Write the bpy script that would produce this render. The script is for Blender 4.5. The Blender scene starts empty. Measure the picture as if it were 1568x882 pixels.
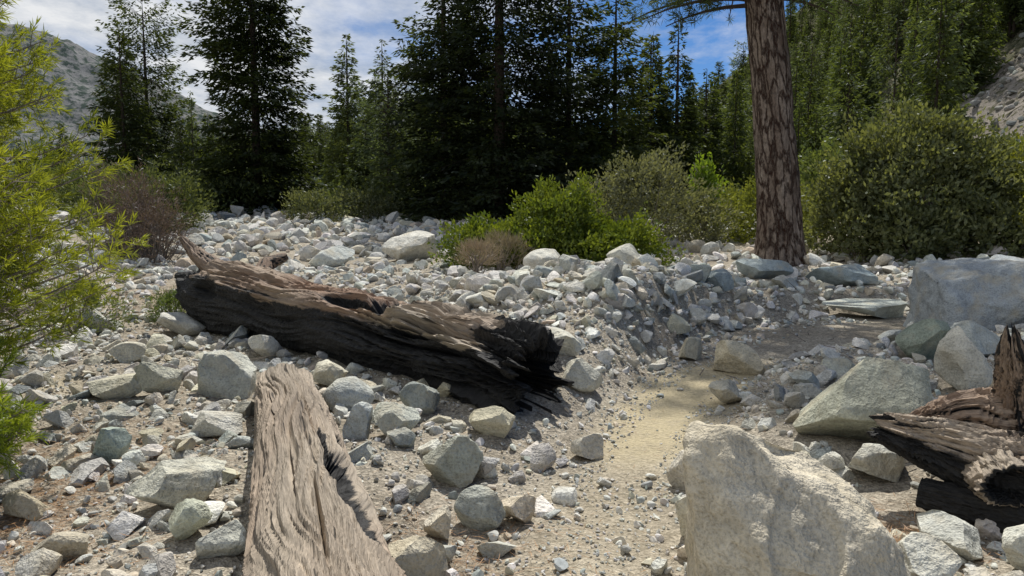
import bpy, bmesh, math, numpy as np
from mathutils import Vector, Matrix
rng=np.random.default_rng(7)
S=bpy.context.scene
COL=S.collection
# ---------------------------------------------------------------- noise
def _h(ix,iy,iz,seed):
    h=(ix*374761393+iy*668265263+iz*1274126177+seed*974711)&0xFFFFFFFF
    h=((h^(h>>13))*1103515245)&0xFFFFFFFF
    h=((h^(h>>16))*69069)&0xFFFFFFFF
    return ((h^(h>>15))&0xFFFFFF)/float(0xFFFFFF)*2-1
def vn(p,seed=0):
    p=np.asarray(p,float); i=np.floor(p).astype(np.int64); f=p-i; u=f*f*(3-2*f)
    r=0
    for a in (0,1):
        wa=u[:,0] if a else 1-u[:,0]
        for b in (0,1):
            wb=u[:,1] if b else 1-u[:,1]
            for c in (0,1):
                wc=u[:,2] if c else 1-u[:,2]
                r=r+wa*wb*wc*_h(i[:,0]+a,i[:,1]+b,i[:,2]+c,seed)
    return r
def fbm(p,seed=0,o=4,g=.5):
    p=np.asarray(p,float); s=0;a=1
    for k in range(o):
        s=s+a*vn(p*(2**k)+k*7.3,seed+k); a*=g
    return s
def n2(x,y,sc,seed,o=3):
    x=np.asarray(x,float).ravel(); y=np.asarray(y,float).ravel()
    return fbm(np.stack([x*sc,y*sc,np.zeros_like(x)+.37],1),seed,o)
def sm(a,b,x):
    t=np.clip((x-a)/(b-a),0,1); return t*t*(3-2*t)
# ---------------------------------------------------------------- terrain
PATH=np.array([(-.1,1.5),(.25,3.0),(.75,4.6),(1.25,5.9),(1.9,7.2),(3.2,8.6),(5.0,9.9),(8.5,11.2),(14,12)])
def dpath(x,y):
    d=np.full(x.shape,1e9)
    for a,b in zip(PATH[:-1],PATH[1:]):
        ab=b-a; t=np.clip(((x-a[0])*ab[0]+(y-a[1])*ab[1])/(ab@ab),0,1)
        d=np.minimum(d,np.hypot(x-a[0]-t*ab[0],y-a[1]-t*ab[1]))
    return d
def hgt(x,y):
    x=np.asarray(x,float); y=np.asarray(y,float); sh=x.shape; x=x.ravel(); y=y.ravel()
    h=np.interp(y,[-60,3.8,5,12,30,45,100,1200],[0,0,.04,.42,1.32,1.55,1.7,2.5])
    h=h+np.clip(.05*(-5-x),0,1.2)*sm(3,12,y)+np.clip(.06*(x-8),0,1.5)*sm(9,16,y)
    h=h+.60*np.exp(-(((x-1.2)/1.8)**2+((y-9.3)/2.6)**2))
    h=h+.10*np.exp(-(((x+2.6)/2.0)**2+((y-6.2)/2.0)**2))
    d=dpath(x,y)
    pz=-.06+.022*np.clip(y-4,0,20)
    wide=.35+.70*sm(6.5,10,y)
    k=1-sm(wide,wide+.65,d)
    k=k*sm(2.5,5.0,y)
    h=h*(1-k)+pz*k
    nz=.07*n2(x,y,.7,3,2)+.04*n2(x,y,2.3,5,2)+.014*n2(x,y,7,9,2)
    h=h+nz*(1-.75*k)
    return h.reshape(sh)
def H1(x,y): return float(hgt(np.array([x]),np.array([y]))[0])
# ---------------------------------------------------------------- mesh helpers
def mk(name,V,F,mat,col=None,vec=None,smooth=True,parent=None,link=True,k=None,sharp=None):
    me=bpy.data.meshes.new(name)
    V=np.asarray(V,np.float32)
    F=np.asarray(F,np.int32); n,k=F.shape
    me.vertices.add(len(V)); me.vertices.foreach_set('co',V.ravel())
    me.loops.add(n*k); me.loops.foreach_set('vertex_index',F.ravel())
    me.polygons.add(n); me.polygons.foreach_set('loop_start',np.arange(0,n*k,k,dtype=np.int32))
    me.update(calc_edges=True)
    if smooth: me.polygons.foreach_set('use_smooth',np.ones(n,bool))
    else: me.polygons.foreach_set('use_smooth',np.zeros(n,bool))
    if col is not None:
        a=me.attributes.new('col','FLOAT_COLOR','POINT')
        c=np.ones((len(V),4),np.float32); c[:,:3]=col; a.data.foreach_set('color',c.ravel())
    if vec is not None:
        a=me.attributes.new('lc','FLOAT_VECTOR','POINT'); a.data.foreach_set('vector',np.asarray(vec,np.float32).ravel())
    if sharp is not None:
        try: me.set_sharp_from_angle(angle=math.radians(sharp))
        except Exception as e: print(e)
    mats=mat if isinstance(mat,(list,tuple)) else [mat]
    for m in mats: me.materials.append(m)
    me.update()
    ob=bpy.data.objects.new(name,me)
    if link: COL.objects.link(ob)
    if parent is not None: ob.parent=parent
    return ob
def empty(name,loc=(0,0,0)):
    e=bpy.data.objects.new(name,None); COL.objects.link(e); e.location=loc; return e
# ---------------------------------------------------------------- materials
def mat(name):
    m=bpy.data.materials.new(name); m.use_nodes=True; nt=m.node_tree; nt.nodes.clear()
    return m,nt
class N:
    def __init__(s,nt): s.nt=nt
    def a(s,t,**kw):
        n=s.nt.nodes.new(t)
        for k,v in kw.items():
            if k=='inp':
                for kk,vv in v.items():
                    if hasattr(vv,'node') : s.nt.links.new(vv,n.inputs[kk])
                    else: n.inputs[kk].default_value=vv
            else: setattr(n,k,v)
        return n
    def noise(s,vec,sc,det=4,rough=.55):
        n=s.a('ShaderNodeTexNoise',inp={'Scale':sc,'Detail':det,'Roughness':rough})
        if vec is not None: s.nt.links.new(vec,n.inputs['Vector'])
        return n.outputs[0]
    def ramp(s,f,stops):
        n=s.a('ShaderNodeValToRGB'); cr=n.color_ramp
        while len(cr.elements)<len(stops): cr.elements.new(.5)
        for e,(p,c) in zip(cr.elements,stops):
            e.position=p; e.color=(c[0],c[1],c[2],1) if isinstance(c,tuple) else (c,c,c,1)
        s.nt.links.new(f,n.inputs[0]); return n.outputs[0]
    def mix(s,f,a,b,bt='MIX'):
        n=s.a('ShaderNodeMix',data_type='RGBA',blend_type=bt)
        for i,v in ((0,f),(6,a),(7,b)):
            if hasattr(v,'node'): s.nt.links.new(v,n.inputs[i])
            else: n.inputs[i].default_value=v if i==0 else (v[0],v[1],v[2],1)
        return n.outputs[2]
    def math(s,op,a,b=0.,c=0.,clamp=False):
        n=s.a('ShaderNodeMath',operation=op,use_clamp=clamp)
        for i,v in enumerate((a,b,c)):
            if hasattr(v,'node'): s.nt.links.new(v,n.inputs[i])
            else: n.inputs[i].default_value=v
        return n.outputs[0]
    def bump(s,h,st,dist,nrm=None):
        n=s.a('ShaderNodeBump',inp={'Strength':st,'Distance':dist,'Height':h})
        if nrm is not None: s.nt.links.new(nrm,n.inputs['Normal'])
        return n.outputs[0]
    def out(s,col,nrm=None,rough=.9,spec=.25):
        b=s.a('ShaderNodeBsdfPrincipled'); b.inputs['Roughness'].default_value=rough
        b.inputs['Specular IOR Level'].default_value=spec
        if hasattr(col,'node'): s.nt.links.new(col,b.inputs['Base Color'])
        else: b.inputs['Base Color'].default_value=(*col,1)
        if nrm is not None: s.nt.links.new(nrm,b.inputs['Normal'])
        o=s.a('ShaderNodeOutputMaterial'); s.nt.links.new(b.outputs[0],o.inputs[0]); return b
    def diff(s,col,nrm=None):
        b=s.a('ShaderNodeBsdfDiffuse'); s.nt.links.new(col,b.inputs[0])
        if nrm is not None: s.nt.links.new(nrm,b.inputs['Normal'])
        o=s.a('ShaderNodeOutputMaterial'); s.nt.links.new(b.outputs[0],o.inputs[0])
    def attr(s,name): return s.a('ShaderNodeAttribute',attribute_name=name)
    def sep(s,c):
        n=s.a('ShaderNodeSeparateColor'); s.nt.links.new(c,n.inputs[0]); return n.outputs
    def mapping(s,vec,scale):
        n=s.a('ShaderNodeMapping'); n.inputs['Scale'].default_value=scale; s.nt.links.new(vec,n.inputs[0]); return n.outputs[0]
    def pos(s): return s.a('ShaderNodeNewGeometry').outputs['Position']

def rock_material(name,detail=True):
    m,nt=mat(name); n=N(nt); p=n.pos()
    c=n.attr('col').outputs['Color']
    if detail:
        n1=n.noise(p,7,4,.65); n3=n.noise(p,60,3,.7)
        c=n.mix(1,c,n.ramp(n1,[(.3,.76),(.7,1.26)]),'MULTIPLY')
        c=n.mix(1,c,n.ramp(n3,[(.32,.70),(.5,1.02),(.7,1.18)]),'MULTIPLY')
        n4=n.noise(p,3.1,3,.6)
        c=n.mix(n.ramp(n4,[(.50,0.),(.70,.6)]),c,(.52,.45,.32))
        h=n.math('MULTIPLY_ADD',n1,5.,n3)
        n.diff(c,n.bump(h,.9,.015))
    else:
        n3=n.noise(p,26,3,.7)
        c=n.mix(1,c,n.ramp(n3,[(.3,.72),(.7,1.25)]),'MULTIPLY')
        n.diff(c)
    return m
M_rock=rock_material('rock_stone'); M_rockf=rock_material('rock_stone_plain',False)

def ground_material():
    m,nt=mat('ground_gravel'); n=N(nt); p=n.pos()
    a=n.sep(n.attr('col').outputs['Color'])
    big=n.noise(p,.9,4); fine=n.noise(p,35,3,.7)
    v=n.a('ShaderNodeTexVoronoi'); v.inputs['Scale'].default_value=38; nt.links.new(p,v.inputs['Vector'])
    v2=n.a('ShaderNodeTexVoronoi'); v2.inputs['Scale'].default_value=95; nt.links.new(p,v2.inputs['Vector'])
    c=n.mix(n.ramp(big,[(.35,0.),(.65,1.)]),(.31,.27,.21),(.42,.375,.30))
    vg=n.sep(v.outputs['Color'])[0]; vg2=n.sep(v2.outputs['Color'])[1]
    c=n.mix(.85,c,n.ramp(vg,[(0.,.62),(1.,1.3)]),'MULTIPLY')
    c=n.mix(.8,c,n.ramp(vg2,[(0.,.65),(1.,1.25)]),'MULTIPLY')
    sand=n.mix(fine,(.42,.355,.225),(.53,.455,.305))
    c=n.mix(n.math('MULTIPLY',a[0],n.ramp(n.noise(p,6,3,.7),[(.25,.55),(.5,1.)])),c,sand)
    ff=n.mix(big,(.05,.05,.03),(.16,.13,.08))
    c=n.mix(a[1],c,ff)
    lit=n.mix(fine,(.16,.09,.045),(.30,.20,.12))
    c=n.mix(n.math('MULTIPLY',a[2],n.ramp(n.noise(p,9,3,.8),[(.42,0.),(.62,.9)])),c,lit)
    c=n.mix(.6,c,n.ramp(fine,[(.3,.7),(.7,1.2)]),'MULTIPLY')
    h=n.math('ADD',n.math('MULTIPLY_ADD',v2.outputs[0],.5,v.outputs[0]),fine)
    n.diff(c,n.bump(h,.8,.014)); return m
M_ground=ground_material()

def foliage_material(name,transl=.35,dark=1.0,rough=.6):
    m,nt=mat(name); n=N(nt)
    c=n.attr('col').outputs['Color']
    oi=n.a('ShaderNodeObjectInfo').outputs['Random']
    c=n.mix(1,c,n.ramp(oi,[(0.,.72*dark),(1.,1.35*dark)]),'MULTIPLY')
    b=n.a('ShaderNodeBsdfDiffuse'); nt.links.new(c,b.inputs[0])
    g=n.a('ShaderNodeBsdfGlossy'); g.inputs['Roughness'].default_value=.45; g.inputs[0].default_value=(.9,.95,1,1)
    m0=n.a('ShaderNodeMixShader'); m0.inputs[0].default_value=.03; nt.links.new(b.outputs[0],m0.inputs[1]); nt.links.new(g.outputs[0],m0.inputs[2])
    t=n.a('ShaderNodeBsdfTranslucent'); nt.links.new(n.mix(1,c,(1.35,1.3,.5),'MULTIPLY'),t.inputs[0])
    mx=n.a('ShaderNodeMixShader'); mx.inputs[0].default_value=transl
    nt.links.new(m0.outputs[0],mx.inputs[1]); nt.links.new(t.outputs[0],mx.inputs[2])
    o=n.a('ShaderNodeOutputMaterial'); nt.links.new(mx.outputs[0],o.inputs[0]); return m
M_fir=foliage_material('fir_needles',.42,1.12)
M_leaf=foliage_material('shrub_leaves',.38)
M_pine=foliage_material('pine_needles',.42)
M_dry=foliage_material('dry_twigs',.1)

def bark_material():
    m,nt=mat('pine_bark'); n=N(nt)
    lc=n.attr('lc').outputs['Vector']
    mp=n.mapping(lc,(1.7,7.8,7.8))
    w=n.mix(1.,mp,n.a('ShaderNodeTexNoise',inp={'Scale':.9,'Detail':5.,'Roughness':.75,'Vector':mp}).outputs[1],'ADD')
    w=n.mix(1.,w,n.a('ShaderNodeTexNoise',inp={'Scale':.35,'Detail':2.,'Vector':mp}).outputs[1],'ADD')
    v=n.a('ShaderNodeTexVoronoi',feature='DISTANCE_TO_EDGE'); v.inputs['Scale'].default_value=1.; nt.links.new(w,v.inputs['Vector'])
    big=n.noise(n.mapping(lc,(1.0,4,4)),1.,5,.75)
    pl=n.mix(n.ramp(big,[(.35,0.),(.65,1.)]),(.12,.082,.06),(.28,.225,.18))
    fine=n.noise(n.mapping(lc,(10,22,22)),1.,4,.8)
    pl=n.mix(1.,pl,n.ramp(fine,[(.3,.4),(.7,1.45)]),'MULTIPLY')
    fs=n.ramp(n.math('ADD',v.outputs[0],n.math('MULTIPLY_ADD',fine,.34,-.16)),[(.0,0.),(.13,1.)])
    c=n.mix(fs,(.045,.02,.012),pl)
    h=n.math('MULTIPLY_ADD',fine,.7,fs)
    n.out(c,n.bump(h,1.,.035),.9,.2); return m
M_bark=bark_material()
def simple_bark(name,c1,c2):
    m,nt=mat(name); n=N(nt); p=n.pos(); f=n.noise(n.mapping(p,(14,14,4)),1.,2,.7)
    n.diff(n.mix(f,c1,c2)); return m
M_trunk=simple_bark('conifer_bark',(.03,.024,.02),(.11,.085,.07))
M_twig=simple_bark('twig_bark',(.10,.085,.07),(.30,.26,.22))

def wood_material():
    m,nt=mat('charred_weathered_wood'); n=N(nt)
    lc=n.attr('lc').outputs['Vector']; a=n.sep(n.attr('col').outputs['Color']); p=n.pos()
    wv=n.a('ShaderNodeTexNoise',inp={'Scale':1.6,'Detail':2.}); nt.links.new(lc,wv.inputs['Vector'])
    lw=n.mix(.03,lc,wv.outputs[1],'ADD')
    g1=n.noise(n.mapping(lw,(.8,28,28)),1.,5,.68)
    g2=n.noise(n.mapping(lw,(4,120,120)),1.,3,.6)
    g3=n.noise(n.mapping(lc,(.9,7,7)),1.,3,.6)
    grey=n.mix(g1,(.23,.185,.135),(.52,.44,.34))
    brown=n.mix(g1,(.17,.098,.06),(.33,.215,.145))
    c=n.mix(a[1],grey,brown)
    c=n.mix(.8,c,n.ramp(g2,[(.3,.6),(.65,1.2)]),'MULTIPLY')
    c=n.mix(.8,c,n.ramp(g3,[(.3,.6),(.6,1.15)]),'MULTIPLY')
    cr=n.ramp(g1,[(.355,.06),(.41,1.)])
    c=n.mix(.92,c,cr,'MULTIPLY')
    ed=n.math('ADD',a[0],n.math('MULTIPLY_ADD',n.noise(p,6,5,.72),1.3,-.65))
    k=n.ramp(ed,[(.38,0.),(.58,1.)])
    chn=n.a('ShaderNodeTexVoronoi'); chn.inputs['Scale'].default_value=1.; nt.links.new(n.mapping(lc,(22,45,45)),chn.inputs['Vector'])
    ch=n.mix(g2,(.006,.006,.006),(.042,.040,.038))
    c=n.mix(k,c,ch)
    h=n.math('ADD',n.math('MULTIPLY_ADD',g2,.35,n.math('MULTIPLY',g1,1.8)),n.math('MULTIPLY',chn.outputs[0],k))
    n.out(c,n.bump(h,1.,.022),.72,.3); return m
M_wood=wood_material()

def hill_material(name,c1,c2,c3,scale,lo=.46,hi=.56,masked=False,stretch=(1,1,1)):
    m,nt=mat(name); n=N(nt); p=n.mapping(n.pos(),stretch)
    a=n.noise(p,scale,5,.7); b=n.noise(p,scale*6,5,.75)
    c=n.mix(n.ramp(a,[(.35,0.),(.65,1.)]),c1,c2)
    c=n.mix(n.ramp(b,[(lo,0.),(hi,1.)]),c,c3)
    if masked:
        k=n.sep(n.attr('col').outputs['Color'])[0]
        k=n.ramp(n.math('ADD',k,n.math('MULTIPLY_ADD',a,.8,-.4)),[(.4,0.),(.6,1.)])
        c=n.mix(k,n.mix(n.ramp(b,[(.38,0.),(.62,1.)]),(.05,.058,.03),(.21,.195,.14)),c)
    n.diff(c,n.bump(b,.7,1.2/scale*.06)); return m
M_hillR=hill_material('scree_slope',(.19,.17,.145),(.30,.27,.24),(.09,.088,.055),.35,.50,.60,masked=True)
M_mtn=hill_material('far_mountain_rock',(.18,.18,.175),(.25,.245,.235),(.065,.085,.07),.03,.46,.56)
M_hillC=hill_material('forest_hill',(.055,.075,.06),(.075,.095,.075),(.04,.055,.045),.04)

# ---------------------------------------------------------------- terrain mesh
def axis(lo,hi,c,dense,step,growth):
    a=[c]; s=step
    while a[-1]<hi:
        if a[-1]>c+dense: s*=growth
        a.append(a[-1]+s)
    b=[c]; s=step
    while b[-1]>lo:
        if b[-1]<c-dense: s*=growth
        b.append(b[-1]-s)
    return np.array(sorted(set(a+b)))
xs=axis(-900,900,1.,6.,.06,1.07); ys=axis(-60,1400,6.5,5.,.06,1.05)
X,Y=np.meshgrid(xs,ys); Z=hgt(X,Y)
nx,ny=len(xs),len(ys)
idx=np.arange(nx*ny).reshape(ny,nx)
F=np.stack([idx[:-1,:-1],idx[:-1,1:],idx[1:,1:],idx[1:,:-1]],-1).reshape(-1,4)
x_,y_=X.ravel(),Y.ravel()
dp=dpath(x_,y_)
pm=(1-sm(.22,.55,dp+.15*n2(x_,y_,1.5,21,3)))*sm(4.3,5.2,y_)*(1-sm(7.0,8.4,y_))
pm=np.maximum(pm,.55*(1-sm(.5,1.1,np.hypot((x_+4.6)/1.2,(y_-6.1)/.5))))
pm=np.maximum(pm,.25*(1-sm(.1,.7,dp))*(y_<4.6))
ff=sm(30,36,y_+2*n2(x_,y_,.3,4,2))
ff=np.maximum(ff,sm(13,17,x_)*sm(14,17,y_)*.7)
lit=np.exp(-(((x_+2.75)/.7)**2+((y_-4.1)/.9)**2))*1.2+np.exp(-(((x_-2.0)/.3)**2+((y_-3.65)/.3)**2))+np.exp(-(((x_+.35)/.4)**2+((y_-3.4)/.4)**2))*.8+np.exp(-(((x_+5.5)/2)**2+((y_-11)/2)**2))*.6
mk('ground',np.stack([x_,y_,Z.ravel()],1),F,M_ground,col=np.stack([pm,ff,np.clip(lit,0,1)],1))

# ---------------------------------------------------------------- rocks
def ico(sub):
    bm=bmesh.new(); bmesh.ops.create_icosphere(bm,subdivisions=sub,radius=1)
    V=np.array([v.co[:] for v in bm.verts]); F=np.array([[v.index for v in f.verts] for f in bm.faces]); bm.free(); return V,F
ICO={s:ico(s) for s in (1,2,3,4,5)}
def rock_proto(sub,seed,cuts=13,lo=.5,hi=.88,nz=.05):
    r=np.random.default_rng(seed); V,F=ICO[sub]; V=V.copy()
    for _ in range(cuts):
        n=r.normal(size=3); n/=np.linalg.norm(n); d=r.uniform(lo,hi)
        k=V@n; m=k>d; V[m]-=np.outer((k[m]-d),n)
    V+=V*(nz*fbm(V*1.6+seed,seed,3))[:,None]
    V/=np.abs(V).max(0)
    return V,F
PAL=np.array([(.45,.44,.40),(.52,.505,.455),(.38,.38,.35),(.35,.37,.345),(.47,.435,.345),(.25,.265,.255),(.57,.555,.505),(.38,.37,.325),(.43,.37,.285)])*1.25
PW=np.array([.20,.20,.11,.07,.12,.05,.14,.07,.04]);PW/=PW.sum()
def rotm(n,r,tilt=.5):
    a=r.uniform(0,2*np.pi,n); b=r.normal(0,tilt,n); c=r.normal(0,tilt,n)
    ca,sa,cb,sb,cc,sc=np.cos(a),np.sin(a),np.cos(b),np.sin(b),np.cos(c),np.sin(c)
    z=np.zeros(n);o=np.ones(n)
    Rz=np.stack([ca,-sa,z,sa,ca,z,z,z,o],1).reshape(n,3,3)
    Rx=np.stack([o,z,z,z,cb,-sb,z,sb,cb],1).reshape(n,3,3)
    Ry=np.stack([cc,z,sc,z,o,z,-sc,z,cc],1).reshape(n,3,3)
    return Rz@Rx@Ry
def scatter(name,x,y,rad,sub,seed,embed=.3,nprot=10,sharp=24,tilt=.5,smooth=True,m=None,zf=None,tint=1.):
    r=np.random.default_rng(seed); n=len(x)
    protos=[rock_proto(sub,seed*50+i,cuts=13 if sub>2 else 8,lo=.34,hi=.84,nz=.035) for i in range(nprot)]
    pid=r.integers(0,nprot,n); R=rotm(n,r,tilt)
    sc=np.stack([np.ones(n),r.uniform(.45,.95,n),r.uniform(.34,.8,n)],1)*rad[:,None]
    z=(zf or hgt)(x,y)+sc[:,2]*(1-embed*2)*r.uniform(.5,1.1,n)
    colr=PAL[r.choice(len(PAL),n,p=PW)]*r.uniform(.78,1.12,(n,1))*r.uniform(.97,1.03,(n,3))*tint
    Vs=[];Fs=[];Cs=[];off=0
    for i in range(nprot):
        V,F=protos[i]; s=np.where(pid==i)[0]
        if len(s)==0: continue
        P=np.einsum('nij,nkj->nki',R[s],V[None]*sc[s][:,None])+np.stack([x[s],y[s],z[s]],1)[:,None]
        Vs.append(P.reshape(-1,3)); nv=len(V)
        Fs.append((F[None]+(np.arange(len(s))*nv)[:,None,None]+off).reshape(-1,3)); off+=nv*len(s)
        Cs.append(np.repeat(colr[s],nv,0))
    return mk(name,np.concatenate(Vs),np.concatenate(Fs),m or M_rock,col=np.concatenate(Cs),sharp=sharp if smooth else None,smooth=smooth)

HERO=[ # x,y,w,h,depth,colour,seed,yaw,pitch
(2.44,4.95,.98,.74,.7,(.38,.40,.34),11,.3,0),
(4.15,7.3,.66,.5,.5,(.24,.28,.24),13,.8,0),
(3.85,6.2,.5,.62,.45,(.46,.46,.42),14,.2,.3),
(4.75,7.6,.8,.4,.6,(.40,.43,.42),15,.4,0),
(2.33,7.45,.58,.36,.4,(.47,.44,.35),16,-.3,.2),
(1.98,8.0,.36,.34,.3,(.44,.43,.36),17,.9,.3),
(-2.27,5.9,.52,.46,.42,(.43,.45,.42),18,.5,0),
(-1.80,3.85,.50,.27,.30,(.45,.46,.41),19,.6,.15),
(-1.60,3.5,.22,.26,.2,(.42,.45,.38),20,.2,.3),
(-.37,4.35,.36,.44,.24,(.33,.36,.33),21,-.35,.35),
(-.17,3.8,.28,.26,.24,(.30,.32,.30),22,.2,.2),
(.05,3.88,.22,.20,.2,(.48,.44,.37),23,.2,.2),
(-.80,4.9,.36,.30,.3,(.40,.43,.40),24,.3,.2),
(-1.22,5.55,.46,.36,.36,(.42,.45,.44),25,.7,.2),
(-.66,5.45,.38,.28,.3,(.24,.27,.27),26,.1,0),
(-.13,5.0,.35,.22,.26,(.42,.41,.33),27,0,0),
(-2.48,4.45,.24,.32,.2,(.34,.40,.37),28,.1,.4),
(-2.80,5.75,.36,.30,.3,(.45,.46,.40),29,.4,.2),
(-3.9,8.6,.62,.32,.4,(.50,.51,.49),30,.2,.1),
(-5.0,8.7,.52,.40,.4,(.47,.49,.47),31,.4,.2),
(-2.1,15.7,1.35,.75,.9,(.50,.51,.49),32,.1,0),
(-3.6,14.9,1.05,.5,.7,(.44,.48,.48),33,.5,0),
(.6,12.6,.9,.5,.6,(.50,.51,.48),34,.5,0),
(2.1,12.0,.7,.45,.5,(.52,.52,.50),35,1.5,.2),
(1.6,10.4,.55,.45,.45,(.46,.47,.43),36,.5,.2),
(.53,4.95,.32,.24,.26,(.46,.45,.40),37,.5,.2),
(.95,3.7,.26,.3,.22,(.42,.42,.37),38,.5,.2),
(1.08,4.4,.25,.34,.22,(.47,.46,.42),39,.5,.3),
(5.7,12.6,1.25,.5,.8,(.27,.33,.36),40,-.3,.1),
(5.4,11.0,1.6,.30,.8,(.36,.40,.39),41,.05,.05),
(4.5,13.1,1.1,.5,.7,(.29,.34,.36),42,.3,.1),
(1.80,3.12,.34,.26,.3,(.50,.51,.47),43,.3,.1),
(2.12,3.45,.36,.22,.3,(.42,.44,.42),44,.9,.1),
(1.66,3.55,.30,.2,.24,(.50,.50,.46),45,.3,.1),
(2.35,3.15,.32,.24,.3,(.46,.48,.45),46,.3,.1),
(2.28,4.45,.50,.26,.36,(.44,.46,.44),47,.2,.1),
(-.43,3.2,.30,.26,.26,(.44,.42,.35),48,.3,.1),
(-.36,3.65,.18,.2,.16,(.50,.48,.42),49,.3,.1),
(-2.55,3.75,.24,.17,.2,(.40,.37,.29),50,.3,.1),
(-1.03,4.85,.2,.36,.18,(.45,.49,.49),51,.3,.3),
(-2.0,4.9,.34,.2,.28,(.43,.44,.42),52,.3,.1),
(-3.1,5.7,.46,.24,.32,(.42,.42,.36),53,.3,.1),
(1.85,6.2,.34,.24,.28,(.44,.43,.37),54,.3,.1),
(2.9,6.4,.42,.26,.3,(.40,.41,.36),55,.6,.1),
(3.3,11.9,.6,.35,.4,(.26,.31,.34),56,.6,.1),
(-2.45,7.2,.4,.25,.3,(.50,.51,.49),57,.6,.1),
(-1.55,6.1,.34,.25,.3,(.48,.48,.42),58,.6,.1),
(-1.35,3.35,.26,.22,.2,(.44,.46,.43),59,.6,.1),
(-2.1,3.3,.26,.16,.2,(.40,.38,.32),60,.6,.1),
(.60,6.15,.42,.3,.3,(.43,.44,.40),61,.6,.1),
(.45,6.6,.36,.3,.3,(.46,.47,.43),62,.6,.1),
(3.0,10.6,.5,.3,.3,(.30,.35,.37),63,.6,.1),
(6.3,8.0,.7,.36,.5,(.44,.46,.43),64,.6,.1),
(2.85,5.6,.36,.26,.3,(.34,.37,.34),65,.6,.1),
(-3.6,6.9,.4,.26,.3,(.45,.45,.40),66,.6,.1),
(-.75,5.85,.2,.17,.18,(.50,.47,.36),68,.6,.1),
(-.52,5.75,.18,.15,.15,(.48,.45,.34),69,.6,.1),
(-2.05,3.1,.2,.15,.18,(.46,.46,.43),70,.6,.1),
]
hx=np.array([h[0] for h in HERO]+[1.2,6.2]); hy=np.array([h[1] for h in HERO]+[3.0,9.5]); hr=np.array([max(h[2],h[4])*.5 for h in HERO]+[.45,1.0])
for (x,y,w,h,dpt,c,sd,yaw,tl) in HERO:
    V,F=rock_proto(5 if w/y>.10 else 4,sd,cuts=14,lo=.44,hi=.84,nz=.03)
    V=V*np.array([w,dpt,h])*.5
    Ry=np.array(Matrix.Rotation(yaw,3,'Z')@Matrix.Rotation(tl,3,'Y'))
    V=V@Ry.T
    V=V+V*(.035*fbm(V*9/w,sd+3,4))[:,None]
    V[:,2]-=V[:,2].min()
    hh=V[:,2].max()
    o=mk('boulder' if w>.45 else 'rock',V,F,M_rock,col=np.tile(np.array(c)*np.array([1.24,1.18,1.09]),(len(V),1)),sharp=30)
    o.location=(x,y,H1(x,y)-hh*.13)

def hull_rock(name,pts,c,loc,bev,seed,size,amp=1.):
    bm=bmesh.new()
    for p in pts: bm.verts.new(p)
    r=bmesh.ops.convex_hull(bm,input=bm.verts)
    bmesh.ops.delete(bm,geom=list(set(g for g in r['geom_interior']+r['geom_unused'] if isinstance(g,bmesh.types.BMVert))),context='VERTS')
    bmesh.ops.bevel(bm,geom=list(bm.edges),offset=bev,segments=2,affect='EDGES',profile=.6)
    bmesh.ops.triangulate(bm,faces=bm.faces)
    for _ in range(8):
        es=[e for e in bm.edges if e.calc_length()>size]
        if not es: break
        bmesh.ops.subdivide_edges(bm,edges=es,cuts=1); bmesh.ops.triangulate(bm,faces=[f for f in bm.faces if len(f.verts)>3])
    bmesh.ops.smooth_vert(bm,verts=bm.verts,factor=.5,use_axis_x=True,use_axis_y=True,use_axis_z=True)
    bmesh.ops.recalc_face_normals(bm,faces=bm.faces)
    bm.normal_update(); bm.verts.index_update()
    P=np.array([v.co[:] for v in bm.verts]); Nn=np.array([v.normal[:] for v in bm.verts])
    q=P/amp
    d=.026*fbm(q*3.5,seed,3)+.007*fbm(q*14,seed+5,3)
    ch=vn(q*2.6,seed+9); d-=.030*sm(.22,.32,ch); ch=vn(q*6.5+3,seed+12); d-=.007*sm(.2,.4,ch)
    P+=Nn*(d*amp)[:,None]
    F=np.array([[v.index for v in f.verts] for f in bm.faces])
    bm.free()
    o=mk(name,P,F,M_rock,col=np.tile(np.array(c),(len(P),1)),sharp=40); o.location=loc
hull_rock('boulder',[(-.36,-.25,-.1),(.50,-.28,-.1),(.52,.2,-.1),(-.3,.3,-.1),
 (-.42,-.05,.62),(-.38,.1,.74),(-.27,-.02,.77),(-.30,-.20,.50),(-.12,.12,.70),(-.02,-.12,.62),(.18,.16,.58),(.36,.0,.44),(.32,-.20,.36),(.44,.15,.36),(-.15,-.34,.30),(.2,-.36,.22),(.50,-.1,.18)],
 (.59,.53,.41),(1.14,3.02,-.02),.016,5,.018)
hull_rock('boulder',[(-.95,-.6,-.2),(1.4,-.7,-.2),(1.5,.7,-.2),(-.9,.7,-.2),(-1.0,-.3,.72),(-.85,-.5,.5),(-.9,.5,.9),(.3,-.35,.98),(.2,.6,1.05),(1.3,-.4,.8),(1.35,.5,.85),(-.2,-.62,.45),(.9,-.66,.5)],
 (.36,.385,.39),(6.35,9.5,H1(6.3,9.5)-.02),.03,8,.06,2.)

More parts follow.
